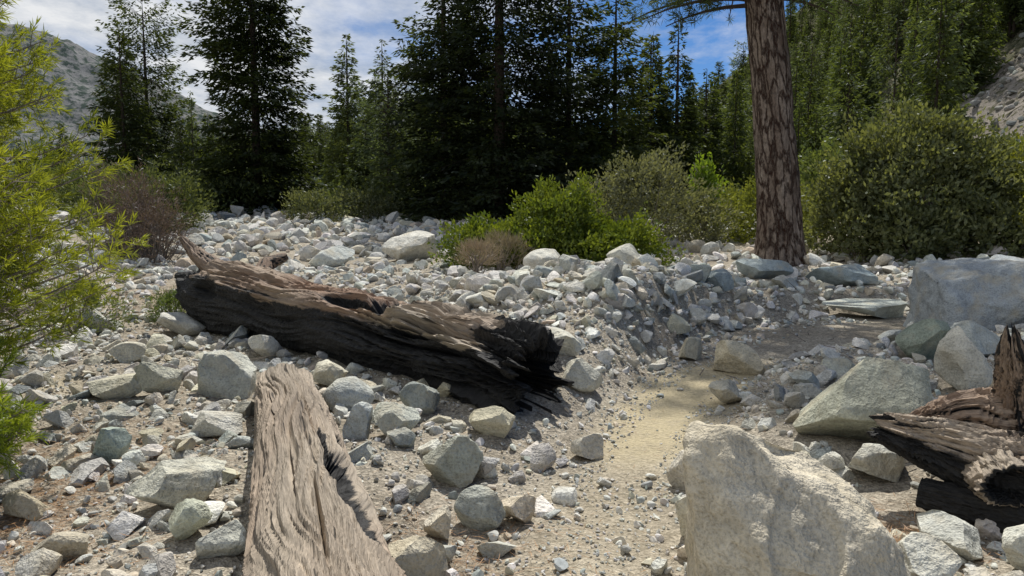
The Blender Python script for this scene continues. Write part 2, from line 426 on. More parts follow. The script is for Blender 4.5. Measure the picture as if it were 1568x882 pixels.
def region(n,y0,y1,seed,wid=.74,marg=1.3,p=1.):
    r=np.random.default_rng(seed); y=np.sqrt(r.uniform(y0**2,y1**2,n)); x=r.uniform(-1,1,n)*(wid*y+marg); return x,y,r
LOGS=[((-3.75,9.1),(.15,5.6),.36),((-1.75,5.6),(-.5,2.2),.30),((2.1,4.1),(2.9,3.6),.2)]
def keep(x,y,rad,pathw,seed,hk=.75,logk=1.):
    r=np.random.default_rng(seed)
    d=dpath(x,y)+.25*(y<4.5); k=(d>pathw+rad)|(y>13)|(r.random(len(x))<.03)
    basin=(np.hypot((x-4.6)/1.8,(y-9.4)/.9)<1)&(r.random(len(x))<.85); k&=~basin
    for a,b,c,w in zip(hx,hy,hr,hr):
        k&=~(np.hypot(x-a,y-b)<c*hk+rad*.3)
    for a,b,w in LOGS:
        a=np.array(a);b=np.array(b);ab=b-a;t=np.clip(((x-a[0])*ab[0]+(y-a[1])*ab[1])/(ab@ab),0,1)
        k&=~(np.hypot(x-a[0]-t*ab[0],y-a[1]-t*ab[1])<w*logk)
    return k
def darts(x,y,rad,f=.8):
    sel=[]
    for i in range(len(x)):
        s=np.array(sel,int)
        if len(s)==0 or np.all((x[i]-x[s])**2+(y[i]-y[s])**2>(f*(rad[i]+rad[s]))**2): sel.append(i)
    return np.array(sel,int)
x,y,r=region(800,6,34,101); rad=.12+.22*r.random(len(x))**2.6; rad*=np.interp(y,[3,8,30],[.75,.85,1.35])
k=keep(x,y,rad,.55,1,1.); x,y,rad=x[k],y[k],rad[k]; s=darts(x,y,rad); x,y,rad=x[s],y[s],rad[s]
k=y<11; scatter('large_rocks',x[k],y[k],rad[k],4,3,embed=.25,nprot=12); k=~k; scatter('large_rocks',x[k],y[k],rad[k],3,23,embed=.25,nprot=16)
x,y,r=region(760,2.7,8,111); rad=.055+.095*r.random(len(x))**2
k=keep(x,y,rad,.45,11,1.05)&((x<-.6)|(r.random(len(x))<.7)); x,y,rad=x[k],y[k],rad[k]; s=darts(x,y,rad)
x,y,rad=x[s],y[s],rad[s]; k=rad/y>.018
scatter('large_rocks',x[k],y[k],rad[k],4,13,embed=.25,nprot=16); k=~k; scatter('large_rocks',x[k],y[k],rad[k],3,14,embed=.25,nprot=16)
x,y,r=region(7600,2.4,15,102); rad=.028+.10*r.random(len(x))**2.6
dens=.6+.4*n2(x,y,.6,31,2); dens=np.where(x<-.9,dens+.25,dens); dens=np.where((x>.1)&(y<6.5)&(x<2.2),dens-.2,dens); dens+=.35*(y>9)
k=keep(x,y,rad,.42,2)&(r.random(len(x))<dens+.15); x,y,rad=x[k],y[k],rad[k]
k=(y<6)|(rad/y>.010); scatter('cobbles',x[k],y[k],rad[k],3,4,embed=.25,nprot=16); k=~k; scatter('cobbles',x[k],y[k],rad[k],2,24,embed=.25,nprot=16,m=M_rockf,smooth=False)
x=r.normal(1.2,1.7,2100); y=r.normal(10.2,2.2,2100); rad=.035+.17*r.random(2100)**3
k=keep(x,y,rad,.9,3)&(y>7.0)&(r.random(2100)<.75+.7*n2(x,y,.8,33,2)); x,y,rad=x[k],y[k],rad[k]; k=rad>.07
scatter('cobbles',x[k],y[k],rad[k],3,5,embed=.18); k=~k; scatter('cobbles',x[k],y[k],rad[k],2,25,embed=.18,m=M_rockf,smooth=False)
x,y,r=region(14000,13,38,103,wid=.74); rad=(.05+.20*r.random(len(x))**3)*np.interp(y,[13,35],[.95,1.45])
k=(r.random(len(x))<.65+.7*n2(x,y,.35,41,3)+.2)&~((x>8.5)&(y>12.5)&(r.random(len(x))<.8))&~((x<-.4*y-3)&(y>17)&(r.random(len(x))<.7))
scatter('far_rocks',x[k],y[k],rad[k],2,6,embed=.2,m=M_rockf,smooth=False,nprot=20)
x,y,r=region(14000,2.2,11,104); rad=.013+.03*r.random(len(x))**1.8
k=keep(x,y,rad,.25,4,.9,.8)&(r.random(len(x))<.75+.5*n2(x,y,.9,51,2)); scatter('pebbles',x[k],y[k],rad[k],2,7,embed=.2,smooth=False,nprot=14,m=M_rockf)
x,y,r=region(38000,2.0,8,105); rad=.005+.012*r.random(len(x))**1.8
k=keep(x,y,rad,.14,5,.95,.8)&(r.random(len(x))<.70+.6*n2(x,y,1.2,61,2)); scatter('gravel',x[k],y[k],rad[k],1,8,embed=.1,smooth=False,nprot=14,m=M_rockf,tint=.9)

# ---------------------------------------------------------------- logs
def tube(name,pts,nl,na,seed,groove=.05,lump=.12,jag=(0,0),hollow=(.3,.3),char=None,squash=1.,gouges=(),parent=None,matl=None,fl=2.5,orange=0.,g2=0.,ofun=None):
    pts=np.array(pts,float); P=pts[:,:3]; R=pts[:,3]
    seg=np.r_[0,np.cumsum(np.linalg.norm(np.diff(P,axis=0),axis=1))]; Ltot=seg[-1]
    def C(s):
        return np.stack([np.interp(s,seg,P[:,i]) for i in range(3)],-1)
    def Cs(s):
        w=Ltot*.06; return sum(C(np.clip(s+o*w,0,Ltot)) for o in (-1,-.5,0,.5,1))/5
    t=np.linspace(0,1,nl); a=np.linspace(0,2*np.pi,na,endpoint=False)
    T,A=np.meshgrid(t,a,indexing='ij')
    q=np.stack([np.cos(A).ravel()*fl,np.sin(A).ravel()*fl,T.ravel()*Ltot*.9+seed],1)
    cA,sA,zA=np.cos(A).ravel(),np.sin(A).ravel(),0*A.ravel()
    j0=.5+.5*vn(np.stack([cA*2.6,sA*2.6,zA],1),seed+1)+.5*vn(np.stack([cA*9,sA*9,zA],1),seed+2)
    j1=.5+.5*vn(np.stack([cA*2.6,sA*2.6,zA+5],1),seed+3)+.5*vn(np.stack([cA*9,sA*9,zA+5],1),seed+4)
    j0=j0.reshape(T.shape);j1=j1.reshape(T.shape)
    s=T*Ltot; s=s+jag[0]*j0*(1-sm(0,.35,T))-jag[1]*j1*sm(.65,1,T)
    dirv=P[-1]-P[0]
    e=Ltot*.01
    def frame(s):
        tt=Cs(s+e)-Cs(s-e); tt/=np.maximum(np.linalg.norm(tt,axis=-1,keepdims=True),1e-9)
        ref=np.array([0,0,1.]) if abs(dirv[2])<.8*np.linalg.norm(dirv) else np.array([0,1.,0])
        sd=np.cross(tt,ref); sd/=np.linalg.norm(sd,axis=-1,keepdims=True); up=np.cross(sd,tt); return tt,sd,up
    rr=np.interp(s,seg,R)
    tw=A+.25*np.sin(T*7+seed)+.12*np.sin(T*19)
    g=fbm(np.stack([np.cos(tw).ravel()*8,np.sin(tw).ravel()*8,T.ravel()*Ltot*.9+seed],1),seed+6,3).reshape(T.shape)
    g=-np.abs(g)
    l=fbm(q,seed+7,3).reshape(T.shape)
    gg=groove+g2*sm(.55,.72,T)
    rad=rr*(1+lump*l+gg*(g*1.6+.3))
    gm=np.zeros_like(T)
    for (gt,ga,st,sa,dep) in gouges:
        da=np.abs((A-ga+np.pi)%(2*np.pi)-np.pi); k=np.exp(-(((T-gt)/st)**2+(da/sa)**2)); k=sm(.25,.8,k+.25*g+.2*l)
        rad=rad*(1-dep*k)
        if dep>.3: gm=np.maximum(gm,k)
    tt,sd,up=frame(s); ctr=Cs(s)
    V=ctr+sd*(np.cos(A)*rad)[...,None]+up*(np.sin(A)*rad*squash)[...,None]
    lc=np.stack([s,np.cos(A)*rr,np.sin(A)*rr],-1)
    cm=char(T,A,V,l) if char else np.zeros_like(T)
    cm=np.maximum(cm,gm*2.0)
    cm=cm+.5*sm(.35,.9,-g)*(cm>.05)
    rows=[V[i] for i in range(nl)]; lcs=[lc[i] for i in range(nl)]; cms=[cm[i] for i in range(nl)]
    of=ofun(T) if ofun else np.full_like(T,orange)
    ofs=[of[0]]*5+[of[i] for i in range(nl)]+[of[-1]]*5
    def cap(i,depth,inward):
        rs=[];ls=[]
        base=V[i]; c0=ctr[i].mean(0); d=(ctr[min(nl-1,3)]-ctr[0]).mean(0) if inward>0 else (ctr[-4]-ctr[-1]).mean(0)
        d=d/np.linalg.norm(d)
        for f,dd in ((.82,-.01),(.74,.3),(.6,.8),(.3,1.),(.02,1.05)):
            rs.append(base*f+c0*(1-f)+d*depth*dd); ls.append(lc[i]*np.array([1,f,f])+np.array([depth*dd*3,0,0]))
        return rs,ls
    a0,l0=cap(0,hollow[0],1); a1,l1=cap(nl-1,hollow[1],-1)
    ec=1.5 if char else 0.
    rows=a0[::-1]+rows+a1; lcs=l0[::-1]+lcs+l1; cms=[np.full(na,ec)]*5+cms+[np.full(na,ec)]*5
    VV=np.concatenate(rows); LL=np.concatenate(lcs); CC=np.concatenate(cms); nr=len(rows)
    OO=np.clip(np.concatenate(ofs)+.5*vn(LL*np.array([1.2,3,3])+seed,seed+8),0,1)
    id=np.arange(nr*na).reshape(nr,na); nxt=np.roll(id,-1,1)
    F=np.stack([id[:-1],nxt[:-1],nxt[1:],id[1:]],-1).reshape(-1,4)[:,::-1]
    return mk(name,VV,F,matl or M_wood,col=np.stack([np.clip(CC,0,1.5),OO,0*OO],1),vec=LL,parent=parent,sharp=60)

log1=empty('charred_fallen_log')
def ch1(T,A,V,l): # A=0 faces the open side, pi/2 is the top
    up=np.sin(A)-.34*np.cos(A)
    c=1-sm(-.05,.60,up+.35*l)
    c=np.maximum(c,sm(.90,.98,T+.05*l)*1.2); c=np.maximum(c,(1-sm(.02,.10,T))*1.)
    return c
tube('trunk',[(-3.9,9.3,.64,.38),(-3.5,8.9,.64,.43),(-2.9,8.35,.62,.40),(-2.2,7.7,.57,.37),(-1.4,7.0,.49,.38),(-.6,6.3,.42,.37),(.0,5.75,.36,.38),(.36,5.42,.31,.38)],300,180,31,groove=.10,g2=.17,lump=.15,jag=(.12,.34),hollow=(.15,.6),char=ch1,
     gouges=[(.66,1.5,.035,.6,.5),(.58,1.0,.06,.22,.35),(.78,1.2,.09,.10,.28),(.84,.8,.09,.09,.28),(.86,1.7,.09,.10,.28),(.93,1.2,.05,.14,.4),(.3,1.2,.12,.12,.2),(.45,1.7,.1,.1,.2),(.15,.3,.05,.4,.35),(.35,.2,.08,.3,.25)],
     parent=log1,ofun=lambda T:.66-.70*sm(.60,.72,T))
tube('limb_stub',[(-3.4,8.85,.75,.19),(-3.65,8.95,.98,.13),(-3.88,9.05,1.14,.085),(-4.08,9.1,1.36,.03)],60,50,33,groove=.14,lump=.15,jag=(0,.06),hollow=(.01,.01),char=lambda T,A,V,l:.3*(1-T)+.1,parent=log1,orange=.9)
tube('root_stub',[(-3.6,9.0,.6,.22),(-3.95,9.15,.80,.13),(-4.2,9.2,.86,.04)],30,30,34,groove=.1,hollow=(.01,.01),char=lambda T,A,V,l:T*0+1,parent=log1)
tube('branch_stub',[(-3.0,8.6,.7,.14),(-3.0,9.0,1.0,.10),(-2.8,9.2,1.1,.05)],30,30,35,groove=.1,hollow=(.01,.01),char=lambda T,A,V,l:.3+T*0,parent=log1,orange=.7)

log2=empty('split_log')
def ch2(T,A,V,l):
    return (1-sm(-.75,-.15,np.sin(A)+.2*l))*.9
pi=np.pi
tube('trunk',[(-1.78,5.75,.34,.16),(-1.74,5.5,.30,.215),(-1.42,4.7,.27,.235),(-1.07,3.7,.24,.26),(-.77,2.85,.20,.29),(-.48,1.9,.18,.32)],320,200,41,groove=.09,lump=.07,jag=(.28,.1),hollow=(.02,.1),char=ch2,squash=.85,
   gouges=[(.62,pi-.85,.07,.45,.7),(.70,pi-.75,.06,.50,.72),(.77,pi-.6,.06,.45,.6),(.50,pi-.5,.05,.3,.4),(.53,pi-1.15,.08,.08,.34),(.35,pi-1.3,.2,.03,.28),(.6,pi-1.9,.2,.03,.28),(.78,pi-1.55,.16,.035,.28),(.2,pi-.9,.12,.04,.28),(.3,pi-2.2,.15,.03,.25)],parent=log2,orange=.12)

st=empty('burnt_root_stump')
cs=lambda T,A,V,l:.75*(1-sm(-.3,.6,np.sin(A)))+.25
tube('root_log',[(2.02,4.15,.42,.06),(2.2,4.02,.38,.12),(2.45,3.88,.30,.18),(2.75,3.7,.24,.24),(3.2,3.5,.20,.27)],140,110,51,groove=.22,lump=.2,jag=(.16,0),hollow=(.02,.1),char=cs,parent=st,orange=.3,gouges=[(.47,4.3,.06,.3,.5)])
tube('upright_shard',[(2.98,4.1,.1,.26),(2.92,4.08,.35,.22),(2.85,4.06,.6,.13),(2.76,4.02,.82,.08),(2.72,4.0,1.03,.02)],100,80,52,groove=.24,lump=.2,jag=(0,.14),hollow=(.02,.02),char=lambda T,A,V,l:.42+.35*l,parent=st,orange=.8)
tube('side_root',[(2.30,4.28,.32,.07),(2.6,4.2,.46,.13),(2.95,4.1,.46,.20)],70,60,53,groove=.2,lump=.2,jag=(.15,0),hollow=(.02,.02),char=lambda T,A,V,l:.30+.2*l,parent=st,orange=.8)
tube('knot_collar',[(2.58,3.86,.29,.19),(2.50,3.66,.28,.17),(2.46,3.50,.27,.15)],40,70,54,groove=.14,lump=.15,jag=(0,.03),hollow=(.0,.2),char=lambda T,A,V,l:.0*l+.02,parent=st,orange=.1,squash=.75)
tube('lower_root',[(2.2,3.9,.1,.08),(2.5,3.65,.08,.12),(2.9,3.35,.05,.15)],60,50,55,groove=.12,lump=.15,hollow=(.02,.02),char=lambda T,A,V,l:1.+0*T,parent=st)

# ---------------------------------------------------------------- foliage
def norm(v): return v/np.maximum(np.linalg.norm(v,axis=-1,keepdims=True),1e-9)
def leaves(c,d,L,W,up,fold=0.):
    d=norm(d); s=norm(np.cross(d,up)); L=np.asarray(L)[:,None]*np.ones((len(c),1)); W=np.asarray(W)[:,None]*np.ones((len(c),1))
    V=np.stack([c,c+d*L*.45+s*W*.5,c+d*L,c+d*L*.45-s*W*.5],1).reshape(-1,3)
    F=np.arange(len(c)*4).reshape(-1,4); return V,F
def sticks(p0,p1,r0,r1,k=4):
    n=len(p0); d=norm(p1-p0); ref=np.where(np.abs(d[:,2:3])>.9,np.array([[1.,0,0]]),np.array([[0,0,1.]])); s=norm(np.cross(d,ref)); u=np.cross(s,d)
    a=np.arange(k)*2*np.pi/k; o=np.cos(a)[None,:,None]*s[:,None]+np.sin(a)[None,:,None]*u[:,None]
    A=p0[:,None]+o*np.reshape(r0,(-1,1,1)); B=p1[:,None]+o*np.reshape(r1,(-1,1,1))
    V=np.concatenate([A,B],1).reshape(-1,3); i=np.arange(k); j=(i+1)%k
    f=np.stack([i,j,j+k,i+k],1); F=(f[None]+(np.arange(n)*2*k)[:,None,None]).reshape(-1,4); return V,F
def join(parts):
    Vs=[];Fs=[];off=0
    for V,F in parts: Vs.append(V);Fs.append(F+off);off+=len(V)
    return np.concatenate(Vs),np.concatenate(Fs)
def build_tree(name,woodparts,wmat,leafV,leafF,leafC,lmat,link=True):
    V,F=join(woodparts); nv=len(V); nf=len(F)
    VV=np.concatenate([V,leafV]); FF=np.concatenate([F,leafF+nv])
    col=np.concatenate([np.full((nv,3),.1),leafC])
    o=mk(name,VV,FF,[wmat,lmat],col=col,smooth=False,link=link)
    mi=np.zeros(len(FF),np.int32); mi[nf:]=1
    o.data.polygons.foreach_set('material_index',mi); return o
def trunkparts(H,r,lean=(0,0),k=8,seg=10):
    z=np.linspace(0,H,seg+1); c=np.stack([lean[0]*(z/H),lean[1]*(z/H),z],1); rr=r*(1-z/H)**.75+.01
    return [sticks(c[i:i+1],c[i+1:i+2],rr[i:i+1],rr[i+1:i+2],k) for i in range(seg)]
def conifer(name,Ht,R,base,nb,nl,seed,leaf=(.26,.09),power=.8,droop=.28,rise=.1,c0=(.030,.044,.018),c1=(.085,.108,.032),spread=.36,link=True,top_round=0.,ragged=.3):
    r=np.random.default_rng(seed)
    u=np.where(r.random(nb)<.5,1-np.sqrt(1-r.random(nb)),r.random(nb))
    az=r.uniform(0,2*np.pi,nb); h=base+(Ht-base)*u
    prof=(1-u)**power
    if top_round>0: prof=np.sqrt(np.clip(1-(np.abs(u-.35)/.68)**2,0,1))+.05
    lump=1+ragged*vn(np.stack([np.cos(az)*1.5,np.sin(az)*1.5,h*.9],1),seed)+.25*vn(np.stack([np.cos(az)*3,np.sin(az)*3,h*2.],1),seed+1)
    L=R*prof*r.uniform(.5,1.12,nb)*lump+.15
    out=np.stack([np.cos(az),np.sin(az),0*az],1); perp=np.stack([-np.sin(az),np.cos(az),0*az],1)
    slope=rise+.5*u**2+r.normal(0,.12,nb)
    wgt=L**1.2
    cnt=np.maximum(8,(nl*wgt/wgt.sum()).astype(int)); b=np.repeat(np.arange(nb),cnt); n=len(b)
    s=r.random(n)**.6; s=.05+.97*s
    w=r.normal(0,1,n)*np.minimum(L[b],1.6)*spread*(1.15-s*.9)
    cz=(slope[b]*s-droop*s*s+.12*s**4)*L[b]
    hang=-np.abs(r.normal(0,.17,n))*(1-.4*s)*min(1.2,Ht/12.)-.15*np.abs(w)
    P=np.stack([0*h,0*h,h],1)[b]+out[b]*(s*L[b])[:,None]+perp[b]*w[:,None]; P[:,2]+=cz+hang
    d=out[b]*.7+perp[b]*np.sign(w)[:,None]*r.uniform(.1,1.,n)[:,None]; d[:,2]+=r.uniform(-.7,.25,n)
    up=np.tile([0,0,1.],(n,1))+r.normal(0,.7,(n,3))
    V,F=leaves(P,d,r.uniform(.6,1.3,n)*leaf[0],r.uniform(.7,1.3,n)*leaf[1],up)
    k=np.clip(.35*r.random(nb)[b]+.5*s*r.random(n)+.25*r.random(n),0,1)[:,None]  # leaves paler towards branch tips: backlit look painted into the colour, plus random variation
    col=np.array(c0)*(1-k)+np.array(c1)*k
    tip=out*L[:,None]*.9; tip[:,2]=h+(slope*.9-droop*.81)*L; mid=out*L[:,None]*.45; mid[:,2]=h+(slope*.45-droop*.2)*L
    st_=np.stack([0*h,0*h,h],1)
    sb=slice(0,min(nb,160))
    parts=trunkparts(Ht,Ht*.010+.04)+[sticks(st_[sb],mid[sb],.02+0*u[sb],.012+0*u[sb],3),sticks(mid[sb],tip[sb],.012+0*u[sb],.004+0*u[sb],3)]
    return build_tree(name,parts,M_trunk,V,F,np.repeat(col,4,0),M_fir,link)

fir=[conifer('fir_proto',10,2.1,.4,280,4600,201,leaf=(.40,.13),link=False,c0=(.034,.050,.020),c1=(.10,.125,.036)),
     conifer('fir_proto',10,1.5,.6,240,3800,202,leaf=(.40,.12),power=.95,link=False,c0=(.042,.060,.028),c1=(.12,.15,.045)),
     conifer('pine_proto',10,1.9,1.8,180,3800,203,leaf=(.38,.12),top_round=1,droop=.1,rise=.25,link=False,c0=(.042,.060,.032),c1=(.12,.15,.06)),
     conifer('fir_proto',10,2.2,.3,300,5000,204,leaf=(.40,.13),power=.85,link=False,c0=(.036,.052,.020),c1=(.105,.13,.036))]
def place(name,me,x,y,z,h,parent=None,rot=None,wide=1.):
    o=bpy.data.objects.new(name,me); COL.objects.link(o); s=h/10.; o.scale=(s*wide,s*wide,s); o.location=(x,y,z)
    o.rotation_euler=(0,0,rng.uniform(0,6.28) if rot is None else rot)
    if parent: o.parent=parent
    return o
def tree(kind,x,y,Ht,R,base,nb,nl,seed,**kw):
    o=conifer(kind,Ht,R,base,nb,nl,seed,**kw); o.location=(x,y,H1(x,y)-.05); return o
tree('fir_tree',-10.9,32,15.5,2.8,.2,600,38000,1,power=.66,droop=.32,c0=(.019,.029,.012),c1=(.068,.088,.025),ragged=.45)
tree('fir_tree',-.5,30,20,4.2,.2,760,46000,2,leaf=(.28,.095),power=.5,droop=.34,c0=(.012,.019,.011),c1=(.048,.064,.024),ragged=.5)
tree('fir_tree',-2.8,31,12.8,2.5,.3,400,20000,3,power=.6,c0=(.028,.042,.022),c1=(.095,.12,.048),ragged=.5)
tree('fir_tree',2.4,32,12.4,2.9,.2,440,23000,4,power=.6,c0=(.020,.032,.014),c1=(.075,.095,.028),ragged=.5)
tree('fir_tree',4.5,33,10.4,2.4,.2,360,17000,5,power=.65,c0=(.024,.034,.015),c1=(.085,.105,.03),ragged=.5)
tree('fir_tree',6.6,36,8.6,2.0,.2,300,12000,6,power=.8)
tree('fir_tree',8.1,37,9.6,1.8,.2,300,12000,7,power=.9)
tree('pine_tree',-21.8,45,11.9,2.3,2.0,320,16000,8,top_round=1,droop=.12,rise=.3)
tree('fir_tree',-21.2,41,9.2,2.5,.2,300,13000,9,power=.75)
tree('fir_tree',-10.9,50,11.6,2.1,.3,300,12000,10,leaf=(.32,.10),power=.8,c0=(.045,.06,.032),c1=(.13,.155,.058))
tree('fir_tree',-9.6,56,12.8,2.4,.3,300,12000,11,leaf=(.34,.10),power=.75,c0=(.05,.065,.045),c1=(.135,.165,.085))
tree('pine_tree',-5.5,33.5,6.6,1.5,1.2,150,7000,12,leaf=(.22,.06),top_round=1,droop=.1,rise=.25,c0=(.05,.07,.05),c1=(.12,.155,.09))
tree('fir_tree',10.3,40,7.8,1.8,.2,220,10000,13)
tree('fir_tree',-8.2,42,5.6,1.6,.2,200,8000,14)

forest=empty('distant_forest')
pr=np.random.default_rng(77)
for i in range(205):
    y=pr.uniform(42,110); x=pr.uniform(-.80,.60)*y
    if i<85: y=pr.uniform(38,60); x=pr.uniform(-.75,.5)*y
    h=pr.uniform(4.2,9.6)*(1+.25*(y>70))
    if x<-.25*y: h*=.72
    if -.40*y<x<-.1*y: h*=.70
    if x<-.50*y: h*=.68
    place('tree',fir[pr.integers(0,4)].data,x,y,H1(x,y)-.1,h,forest,wide=pr.uniform(.6,1.0))

def field(name,x0,x1,y0,y1,nx,ny,fn,m,mask=None):
    xs=np.linspace(x0,x1,nx); ys=np.linspace(y0,y1,ny); X,Y=np.meshgrid(xs,ys); X=X.ravel();Y=Y.ravel(); Zz=fn(X,Y)
    id=np.arange(nx*ny).reshape(ny,nx); F=np.stack([id[:-1,:-1],id[:-1,1:],id[1:,1:],id[1:,:-1]],-1).reshape(-1,4)
    c=None
    if mask is not None: k=mask(X,Y); c=np.stack([k,k,k],1)
    return mk(name,np.stack([X,Y,Zz],1),F,m,col=c)
def hR(x,y):
    b=x-12-.06*y; b=np.where(b>0,b*b/(b+5),b*.3)
    z=.98*b; z=np.where(z>110,110+(z-110)*.1,z)
    return z+1.6*n2(x,y,.08,71,4)*sm(0,12,b)+.45*n2(x,y,.6,75,4)*sm(0,4,b)+.3*sm(0,3,b)*2
def scree(x,y): # an open chute running up the slope
    q=x/np.maximum(y,1); return sm(.56,.62,q)*(1-sm(.86,.95,q))*(1-sm(40,48,y))
field('hillside',8,260,14,420,300,360,hR,M_hillR,mask=scree)
r=np.random.default_rng(31); y=r.uniform(26,47,3000); x=y*r.uniform(.57,.9,3000); rad=.04+.30*r.random(3000)**6
scatter('scree_rocks',x,y,rad,2,44,embed=.3,m=M_rockf,smooth=False,zf=hR,tint=.55)
def hC(x,y):
    prof=np.interp(x,[-230,-150,-110,-70,-45,-20,30,80,150,220],[8,20,24,32,42,38,36,40,36,16])
    return prof*sm(150,300,y)*(1-.5*sm(300,420,y))-3+5*n2(x,y,.02,81,4)*sm(160,260,y)
field('forest_hill',-260,240,140,430,160,120,hC,M_hillC)
def hL(x,y):
    prof=np.interp(x,[-900,-520,-440,-380,-340,-299,-250,-200,-120,0],[130,154,148,142,130,110,84,64,40,10])
    return prof*sm(300,560,y)*(1-.3*sm(600,900,y))-3+(8*n2(x,y,.012,91,5)+5*n2(x,y,.05,95,4))*sm(330,500,y)
field('mountain',-900,60,290,900,400,240,hL,M_mtn)
hf=empty('hillside_forest')
for i in range(900):
    y=pr.uniform(26,300) if i<430 else pr.uniform(26,120); x=12+.06*y+pr.uniform(0,1)*(.72*y+6)
    z=float(hR(np.array([x]),np.array([y]))[0])
    if z<.6: continue
    if .58<x/y<.88 and y<44 : continue
    if vn(np.array([[x*.07,y*.05,2.]]),5)[0]>.45: continue
    if x/y>.86: continue
    place('tree',fir[pr.integers(0,4)].data,x,y,z-.4,pr.uniform(4.,10.5)*(1+.5*(y>150)),hf,wide=pr.uniform(.55,.85)*(1+.3*(y>150)))
cf=empty('hill_forest')
for i in range(330):
    y=pr.uniform(220,310); x=pr.uniform(-.42,.08)*y
    z=float(hC(np.array([x]),np.array([y]))[0]); place('tree',fir[pr.integers(0,4)].data,x,y,z-.5,pr.uniform(7,13),cf,wide=pr.uniform(1.0,1.5))

# ---------------- shrubs
def shrub(name,blobs,seed,leaf,c0,c1,m=None,stems=14,rough=.35,upb=.5,wood=None,inner=.45,gap=-.5):
    r=np.random.default_rng(seed); Ps=[];Ds=[];S0=[];S1=[]
    for (cx,cy,cz,rx,ry,rz,n) in blobs:
        zb=cz-rz*1.1
        d=norm(r.normal(size=(n,3))); d[:,2]=np.where(d[:,2]<-.6,-d[:,2],d[:,2])
        rad=(1-inner*r.random(n)**1.3)*(1+rough*fbm(d*2.3+seed,seed,2)*.8+.26*vn(d*6+seed,seed+4)+.14*vn(d*14+seed,seed+5))
        rad*=1+.22*(r.random(n)<.05)*r.random(n)
        P=np.array([cx,cy,cz])+d*rad[:,None]*np.array([rx,ry,rz])
        low=d[:,2]<0; P[low,2]=cz+(d[low,2]*rz*1.15)
        keepm=vn(P*2.6/max(.6,min(rx,1.3)*.5),seed+9)>gap
        P=P[keepm]; d=d[keepm]
        Ps.append(P); Ds.append(d)
        ns=stems; q=P[r.integers(0,len(P),ns)]; q=np.array([cx,cy,cz])+(q-np.array([cx,cy,cz]))*.85; S1.append(q); b0=np.tile([cx,cy,zb],(ns,1))+r.normal(0,.12,(ns,3))*np.array([rx,ry,0]); S0.append(b0)
    P=np.concatenate(Ps);D=np.concatenate(Ds);n=len(P)
    dd=D*.6+r.normal(0,.6,(n,3)); dd[:,2]+=upb
    V,F=leaves(P,dd,r.uniform(.6,1.3,n)*leaf[0],r.uniform(.7,1.3,n)*leaf[1],D+r.normal(0,.6,(n,3)))
    k=np.clip(.5*r.random(n)+.5*(.5+.6*vn(P*3,seed+2)),0,1)[:,None]; col=np.array(c0)*(1-k)+np.array(c1)*k
    a=np.concatenate(S0);b=np.concatenate(S1); mid=(a+b)/2+r.normal(0,.05,a.shape)
    w=[sticks(a,mid,np.full(len(a),.016),np.full(len(a),.010),4),sticks(mid,b,np.full(len(a),.010),np.full(len(a),.003),4)]
    return build_tree(name,w,wood or M_twig,V,F,np.repeat(col,4,0),m or M_leaf)
shrub('green_bush',[(.95,14.6,1.15,.95,.9,1.12,13000),(-.35,14.5,.85,1.0,.9,.72,11000),(2.0,14.6,.85,1.1,.85,.72,11000),(.3,14.0,.8,.9,.7,.65,8000),(1.5,14.0,.75,.9,.7,.6,7000)],301,(.085,.042),(.06,.10,.014),(.20,.235,.033))
shrub('large_bush',[(9.1,17.2,2.0,1.9,1.8,1.4,20000),(7.8,17.0,1.5,1.1,1.1,1.05,9000),(10.8,17.2,1.5,1.5,1.4,1.3,11000),(9.3,16.8,2.9,1.2,1.1,1.0,8000),(8.5,15.9,1.1,1.0,.8,.7,7000),(10.4,15.8,1.1,1.1,.8,.75,7000),(10.5,17,2.7,.8,.8,.7,4000),(8.2,17,2.5,.7,.7,.7,4000)],302,(.12,.06),(.055,.072,.028),(.23,.245,.115),rough=.55,gap=-.25)
shrub('yellow_green_bush',[(12.0,17.0,1.9,1.3,1.2,1.3,10000),(11.6,15.4,1.4,1.1,.9,.9,8000)],303,(.10,.05),(.12,.14,.02),(.30,.31,.05),rough=.5,gap=-.35)
shrub('scrub_bush',[(3.3,18.5,1.9,1.2,1.0,1.25,9000),(2.2,19,1.6,1.1,1,1.0,7000),(4.6,19.5,1.4,1.0,1,.8,6000)],304,(.10,.045),(.09,.10,.06),(.22,.225,.15),rough=.6,gap=-.3)
shrub('bright_sapling',[(5.25,20.3,2.1,.38,.35,.85,2000)],305,(.12,.065),(.14,.22,.02),(.26,.36,.05),rough=.7)
shrub('willow_bush',[(7.2,20.5,1.5,1.3,1,.9,7000),(6.2,22,1.4,1.1,1,.8,6000)],306,(.11,.05),(.12,.145,.03),(.26,.28,.07),rough=.6)
shrub('dry_brown_bush',[(-7.9,15.4,1.45,.85,.8,.9,5000),(-7.3,15.0,1.1,.7,.6,.7,3500)],307,(.12,.014),(.12,.085,.07),(.26,.19,.155),m=M_dry,stems=110,rough=.6,wood=M_twig)
shrub('sage_bush',[(-9.9,21,1.7,1.2,1,.9,7000),(-11.6,22.5,1.9,1.3,1,1.0,7000)],308,(.11,.05),(.055,.075,.03),(.16,.18,.075),rough=.5)
shrub('sage_bush',[(-14.5,26,2.0,1.7,1.2,1.1,7000),(-12.5,27,1.8,1.4,1.2,.9,6000),(-17.5,29,2.2,1.8,1.3,1.3,6000)],309,(.13,.06),(.05,.07,.025),(.15,.17,.06),rough=.5)
shrub('sage_bush',[(-7.4,28,1.7,1.1,.8,.7,4000),(-5.8,30,1.8,1.3,.8,.7,4000)],310,(.12,.055),(.065,.085,.045),(.19,.20,.11),rough=.5)
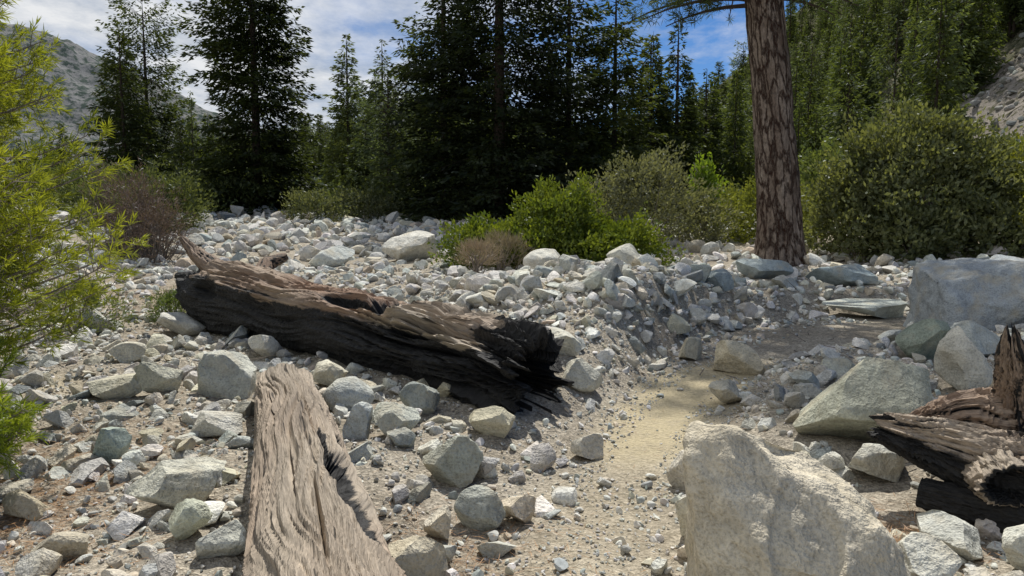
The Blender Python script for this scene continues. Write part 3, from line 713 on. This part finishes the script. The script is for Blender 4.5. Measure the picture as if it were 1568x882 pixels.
shrub('ceanothus_bush',[(13.5,22,2.0,2.0,1.5,1.2,8000),(16.5,24,2.6,2.4,1.6,1.3,8000),(11,25,2.4,2,1.5,1.6,7000)],311,(.16,.08),(.05,.075,.025),(.16,.19,.07),rough=.5)
shrub('small_green_plant',[(-4.35,9.3,.42,.26,.22,.22,2200)],312,(.05,.012),(.06,.09,.03),(.15,.19,.07),rough=.5)
shrub('dry_tuft',[(-.55,11.5,.98,.3,.25,.22,1700)],313,(.12,.006),(.20,.15,.11),(.36,.29,.21),m=M_dry,rough=.5,upb=1.)
shrub('dry_tuft',[(-.15,13.2,.92,.45,.3,.35,2200)],314,(.14,.008),(.20,.16,.11),(.36,.30,.20),m=M_dry,rough=.5,upb=1.)
shrub('sage_bush',[(-5.1,8.6,.5,.5,.4,.35,3500)],315,(.06,.016),(.07,.09,.03),(.17,.2,.08),rough=.6)
ug=np.random.default_rng(5); bl=[]
for i in range(46):
    yy=ug.uniform(31,42); xx=ug.uniform(-.62,.42)*yy; rr=ug.uniform(.8,1.7); bl.append((xx,yy,H1(xx,yy)+rr*.35,rr*1.2,rr,rr*ug.uniform(.6,.95),1100))
shrub('undergrowth',bl,320,(.19,.09),(.04,.055,.025),(.13,.155,.06),stems=3,rough=.6)

def tufts(origins,dirs,nper,nl_,nw,r,spread=1.):
    n=len(origins); b=np.repeat(np.arange(n),nper)
    d=dirs[b]*r.uniform(.2,1.3,(len(b),1))+r.normal(0,.6*spread,(len(b),3))
    return leaves(origins[b]+dirs[b]*r.uniform(-.5,.5,(len(b),1))*nl_,d,r.uniform(.7,1.15,len(b))*nl_,np.full(len(b),nw),r.normal(size=(len(b),3)))+(b,)
def tall_pine(x,y):
    r=np.random.default_rng(900); z0=H1(x,y)-.1; Ht=17; zz=np.linspace(0,Ht,90); na=56
    cx=-.095*zz+.06*np.sin(zz*.5); cy=.02*zz
    rad=.43*(1-zz/Ht)**.55+.02; rad=rad*(1+.35*np.exp(-zz/.35))
    A=np.linspace(0,2*np.pi,na,endpoint=False); ZZ,AA=np.meshgrid(zz,A,indexing='ij')
    q=np.stack([np.cos(AA).ravel()*5,np.sin(AA).ravel()*5,ZZ.ravel()*2.],1)
    rr=rad[:,None]*(1+.07*fbm(q,5,3).reshape(ZZ.shape))
    V=np.stack([cx[:,None]+rr*np.cos(AA),cy[:,None]+rr*np.sin(AA),ZZ],-1).reshape(-1,3)
    id=np.arange(90*na).reshape(90,na); nx_=np.roll(id,-1,1); F=np.stack([id[:-1],nx_[:-1],nx_[1:],id[1:]],-1).reshape(-1,4)
    par=empty('tall_pine_tree',(x,y,z0))
    mk('trunk',V,F,M_bark,vec=np.stack([ZZ.ravel(),np.cos(AA).ravel()*.43,np.sin(AA).ravel()*.43],1),parent=par)
    nb=115; h=r.uniform(6.7,16.3,nb); az=r.uniform(0,2*np.pi,nb); u=(h-6.5)/10; L=(3.4*(1-u)**.6+.3)*r.uniform(.6,1.1,nb)
    h[:12]=[5.45,5.65,5.55,6.1,5.65,5.8,5.8,6.2,5.35,5.5,5.75,6.0]; az[:12]=[3.3,2.9,3.7,3.1,-.1,.4,-.4,2.6,3.05,.1,3.5,-.2]; L[:12]=[2.6,2.9,2.5,2.2,1.9,2.2,1.6,2.4,2.0,1.5,2.9,2.2]
    u=np.clip((h-6.5)/10,0,1)
    o=np.stack([np.cos(az),np.sin(az),0*az],1); st_=np.stack([np.interp(h,zz,cx),np.interp(h,zz,cy),h],1)
    def bp(i,s):
        return st_[i]+o[i]*(L[i]*s)[:,None]+np.array([0,0,1.])*((.12*s-.30*s*s)*L[i]*(1-u[i]*.9))[:,None]
    ia=np.arange(nb); w=[]
    for k in range(5): w.append(sticks(bp(ia,np.full(nb,k/5)),bp(ia,np.full(nb,(k+1)/5)),np.full(nb,.05*(1-k/5)+.01),np.full(nb,.05*(1-(k+1)/5)+.01),5))
    nt_=14; b=np.repeat(ia,nt_); s=r.uniform(.35,1.02,len(b)); p=bp(b,s); pe=np.stack([-np.sin(az),np.cos(az),0*az],1)[b]
    off=pe*(r.normal(0,.35,len(b))*(1.2-s)*1.0)[:,None]*1.2+np.stack([0*s,0*s,r.normal(0,.1,len(b))],1)
    tp=p+off; w.append(sticks(p,tp,np.full(len(b),.012),np.full(len(b),.006),3))
    dr=norm(off+o[b]*.5+np.array([0,0,.1]))
    V,F,bb=tufts(tp,dr,26,.22,.016,r,1.)
    k=(.5*r.random(len(tp))[bb]+.5*r.random(len(bb)))[:,None]; col=np.array((.035,.055,.02))*(1-k)+np.array((.09,.12,.045))*k
    t=build_tree('boughs',w,M_trunk,V,F,np.repeat(col,4,0),M_pine); t.parent=par
tall_pine(5.68,15.6)

def sapling(name,x,y,Ht,R,nb,seed,c0,c1,nl_=.075,nw=.0055,per=26,ntw=20,zlow=.3):
    r=np.random.default_rng(seed); z0=H1(x,y)-.03
    h=zlow+(Ht-zlow)*r.random(nb)**.9*.97; u=h/Ht; az=r.uniform(0,2*np.pi,nb); L=(R*(1-u)**.5+.1)*r.uniform(.45,1.12,nb)
    o=np.stack([np.cos(az),np.sin(az),0*az],1); st_=np.stack([0*h,0*h,h],1)
    def bp(i,s): return st_[i]+o[i]*(L[i]*s)[:,None]+np.array([0,0,1.])*((.10*s+.22*s*s)*L[i])[:,None]
    ia=np.arange(nb); w=trunkparts(Ht,.05,k=8)
    for k in range(4): w.append(sticks(bp(ia,np.full(nb,k/4)),bp(ia,np.full(nb,(k+1)/4)),np.full(nb,.010*(1-k/4)+.003),np.full(nb,.010*(1-(k+1)/4)+.003),4))
    b=np.repeat(ia,ntw); s=r.random(len(b))**.7*.95+.08; p=bp(b,s); pe=np.stack([-np.sin(az),np.cos(az),0*az],1)[b]
    off=pe*(r.normal(0,.24,len(b))*(1.25-s)*L[b])[:,None]+np.stack([0*s,0*s,r.normal(.02,.07,len(b))],1)+o[b]*.04
    tp=p+off; w.append(sticks(p,tp,np.full(len(b),.003),np.full(len(b),.002),3))
    dr=norm(off+o[b]*.08+np.array([0,0,.05]))
    V,F,bb=tufts(tp,dr,per,nl_,nw,r,.75)
    k=(.55*r.random(nb)[b][bb]+.2*r.random(len(bb))+.35*s[bb]-.1)[:,None]; k=np.clip(k,0,1); col=np.array(c0)*(1-k)+np.array(c1)*k
    t=build_tree(name,w,M_twig,V,F,np.repeat(col,4,0),M_pine); t.location=(x,y,z0)
sapling('young_pine_tree',-3.72,4.5,3.3,1.30,250,401,(.06,.09,.012),(.31,.33,.045),ntw=22,per=20,nw=.0075,zlow=.55)
sapling('young_pine_tree',-2.98,3.65,.95,.5,50,402,(.07,.11,.015),(.26,.31,.04),ntw=18,per=22,nw=.007,zlow=.15)
sapling('young_pine_tree',-5.4,6.8,3.7,1.3,110,403,(.06,.085,.015),(.27,.30,.045),ntw=20,per=16,nl_=.09,nw=.011)
sapling('young_pine_tree',-9.4,11.8,3.8,1.5,90,404,(.05,.07,.02),(.19,.23,.06),ntw=18,per=14,nl_=.12,nw=.018)

# ---------------- litter & sticks
r=np.random.default_rng(55)
cs_=[(-2.75,4.1,.6,.8,2600),(-2.5,3.4,.4,.3,800),(2.0,3.65,.22,.2,700),(-.35,3.45,.35,.3,700),(-4.5,9.8,1.,1.,1200),(.3,4.5,1.5,1.,300)]
X_=np.concatenate([r.normal(c[0],c[2],c[4]) for c in cs_]); Y_=np.concatenate([r.normal(c[1],c[3],c[4]) for c in cs_])
P=np.stack([X_,Y_,hgt(X_,Y_)+r.uniform(.004,.03,len(X_))],1); D=r.normal(size=P.shape); D[:,2]*=.15
V,F=leaves(P,D,r.uniform(.05,.12,len(P)),np.full(len(P),.003),np.tile([0,0,1.],(len(P),1))+r.normal(0,.3,P.shape))
cc=np.repeat(np.array([(.30,.17,.08)])*r.uniform(.5,1.3,(len(P),1)),4,0)
mk('pine_needle_litter',V,F,M_dry,col=cc,smooth=False)
n=150; x,y,_=region(n,2.6,13,66); z=hgt(x,y)+.03; d=norm(r.normal(size=(n,3))*np.array([1,1,.25])); L=r.uniform(.06,.35,n)
V,F=sticks(np.stack([x,y,z],1),np.stack([x,y,z],1)+d*L[:,None],np.full(n,.006),np.full(n,.003),5); mk('twig_debris',V,F,M_twig)

# ---------------- world, sun, camera
sv=Vector((.12,.80,1.25)).normalized(); elev=math.asin(sv.z); azm=math.atan2(sv.x,sv.y)
w=bpy.data.worlds.new('World'); S.world=w; w.use_nodes=True; nt=w.node_tree; nt.nodes.clear(); n=N(nt)
sky=n.a('ShaderNodeTexSky',sky_type='NISHITA',sun_disc=False); sky.sun_elevation=elev; sky.sun_rotation=azm; sky.altitude=2000; sky.air_density=1.; sky.dust_density=.2; sky.ozone_density=3.
tc=n.a('ShaderNodeTexCoord').outputs['Generated']
sp=n.a('ShaderNodeSeparateXYZ'); nt.links.new(tc,sp.inputs[0])
zz=n.math('MAXIMUM',n.math('ADD',sp.outputs[2],.12),.05)
cx=n.math('DIVIDE',sp.outputs[0],zz); cy=n.math('DIVIDE',sp.outputs[1],zz)
cb=n.a('ShaderNodeCombineXYZ'); nt.links.new(cx,cb.inputs[0]); nt.links.new(cy,cb.inputs[1])
cl=n.noise(n.mapping(cb.outputs[0],(1.0,.7,1)),1.1,9,.62)
cl=n.math('ADD',cl,n.math('MULTIPLY',sp.outputs[0],-.38))
cf_=n.ramp(cl,[(.39,0.),(.50,.6),(.66,.97)])
cshade=n.noise(n.mapping(cb.outputs[0],(1.6,1.2,1)),2.2,7,.65)
ccol=n.mix(n.ramp(cshade,[(.36,0.),(.62,1.)]),(5.8,6.5,7.6),(10.8,10.9,11.))
c=n.mix(cf_,n.mix(1.,sky.outputs[0],(.62,.90,1.18),'MULTIPLY'),ccol)
bg=n.a('ShaderNodeBackground'); nt.links.new(c,bg.inputs[0]); bg.inputs[1].default_value=.078
o=n.a('ShaderNodeOutputWorld'); nt.links.new(bg.outputs[0],o.inputs[0])
sl=bpy.data.lights.new('sun','SUN'); sl.energy=5.; sl.angle=math.radians(.53); sl.color=(1,.965,.90)
so=bpy.data.objects.new('sun',sl); COL.objects.link(so); so.rotation_euler=sv.to_track_quat('Z','Y').to_euler()
cam=bpy.data.cameras.new('camera'); cam.lens=26; cam.sensor_width=36; cam.clip_end=5000; cam.clip_start=.05
co=bpy.data.objects.new('camera',cam); COL.objects.link(co); co.location=(0,0,1.6); co.rotation_euler=(math.radians(90-5.6),0,0)
S.camera=co
S.view_settings.view_transform='Standard'; S.view_settings.look='None'; S.view_settings.exposure=0
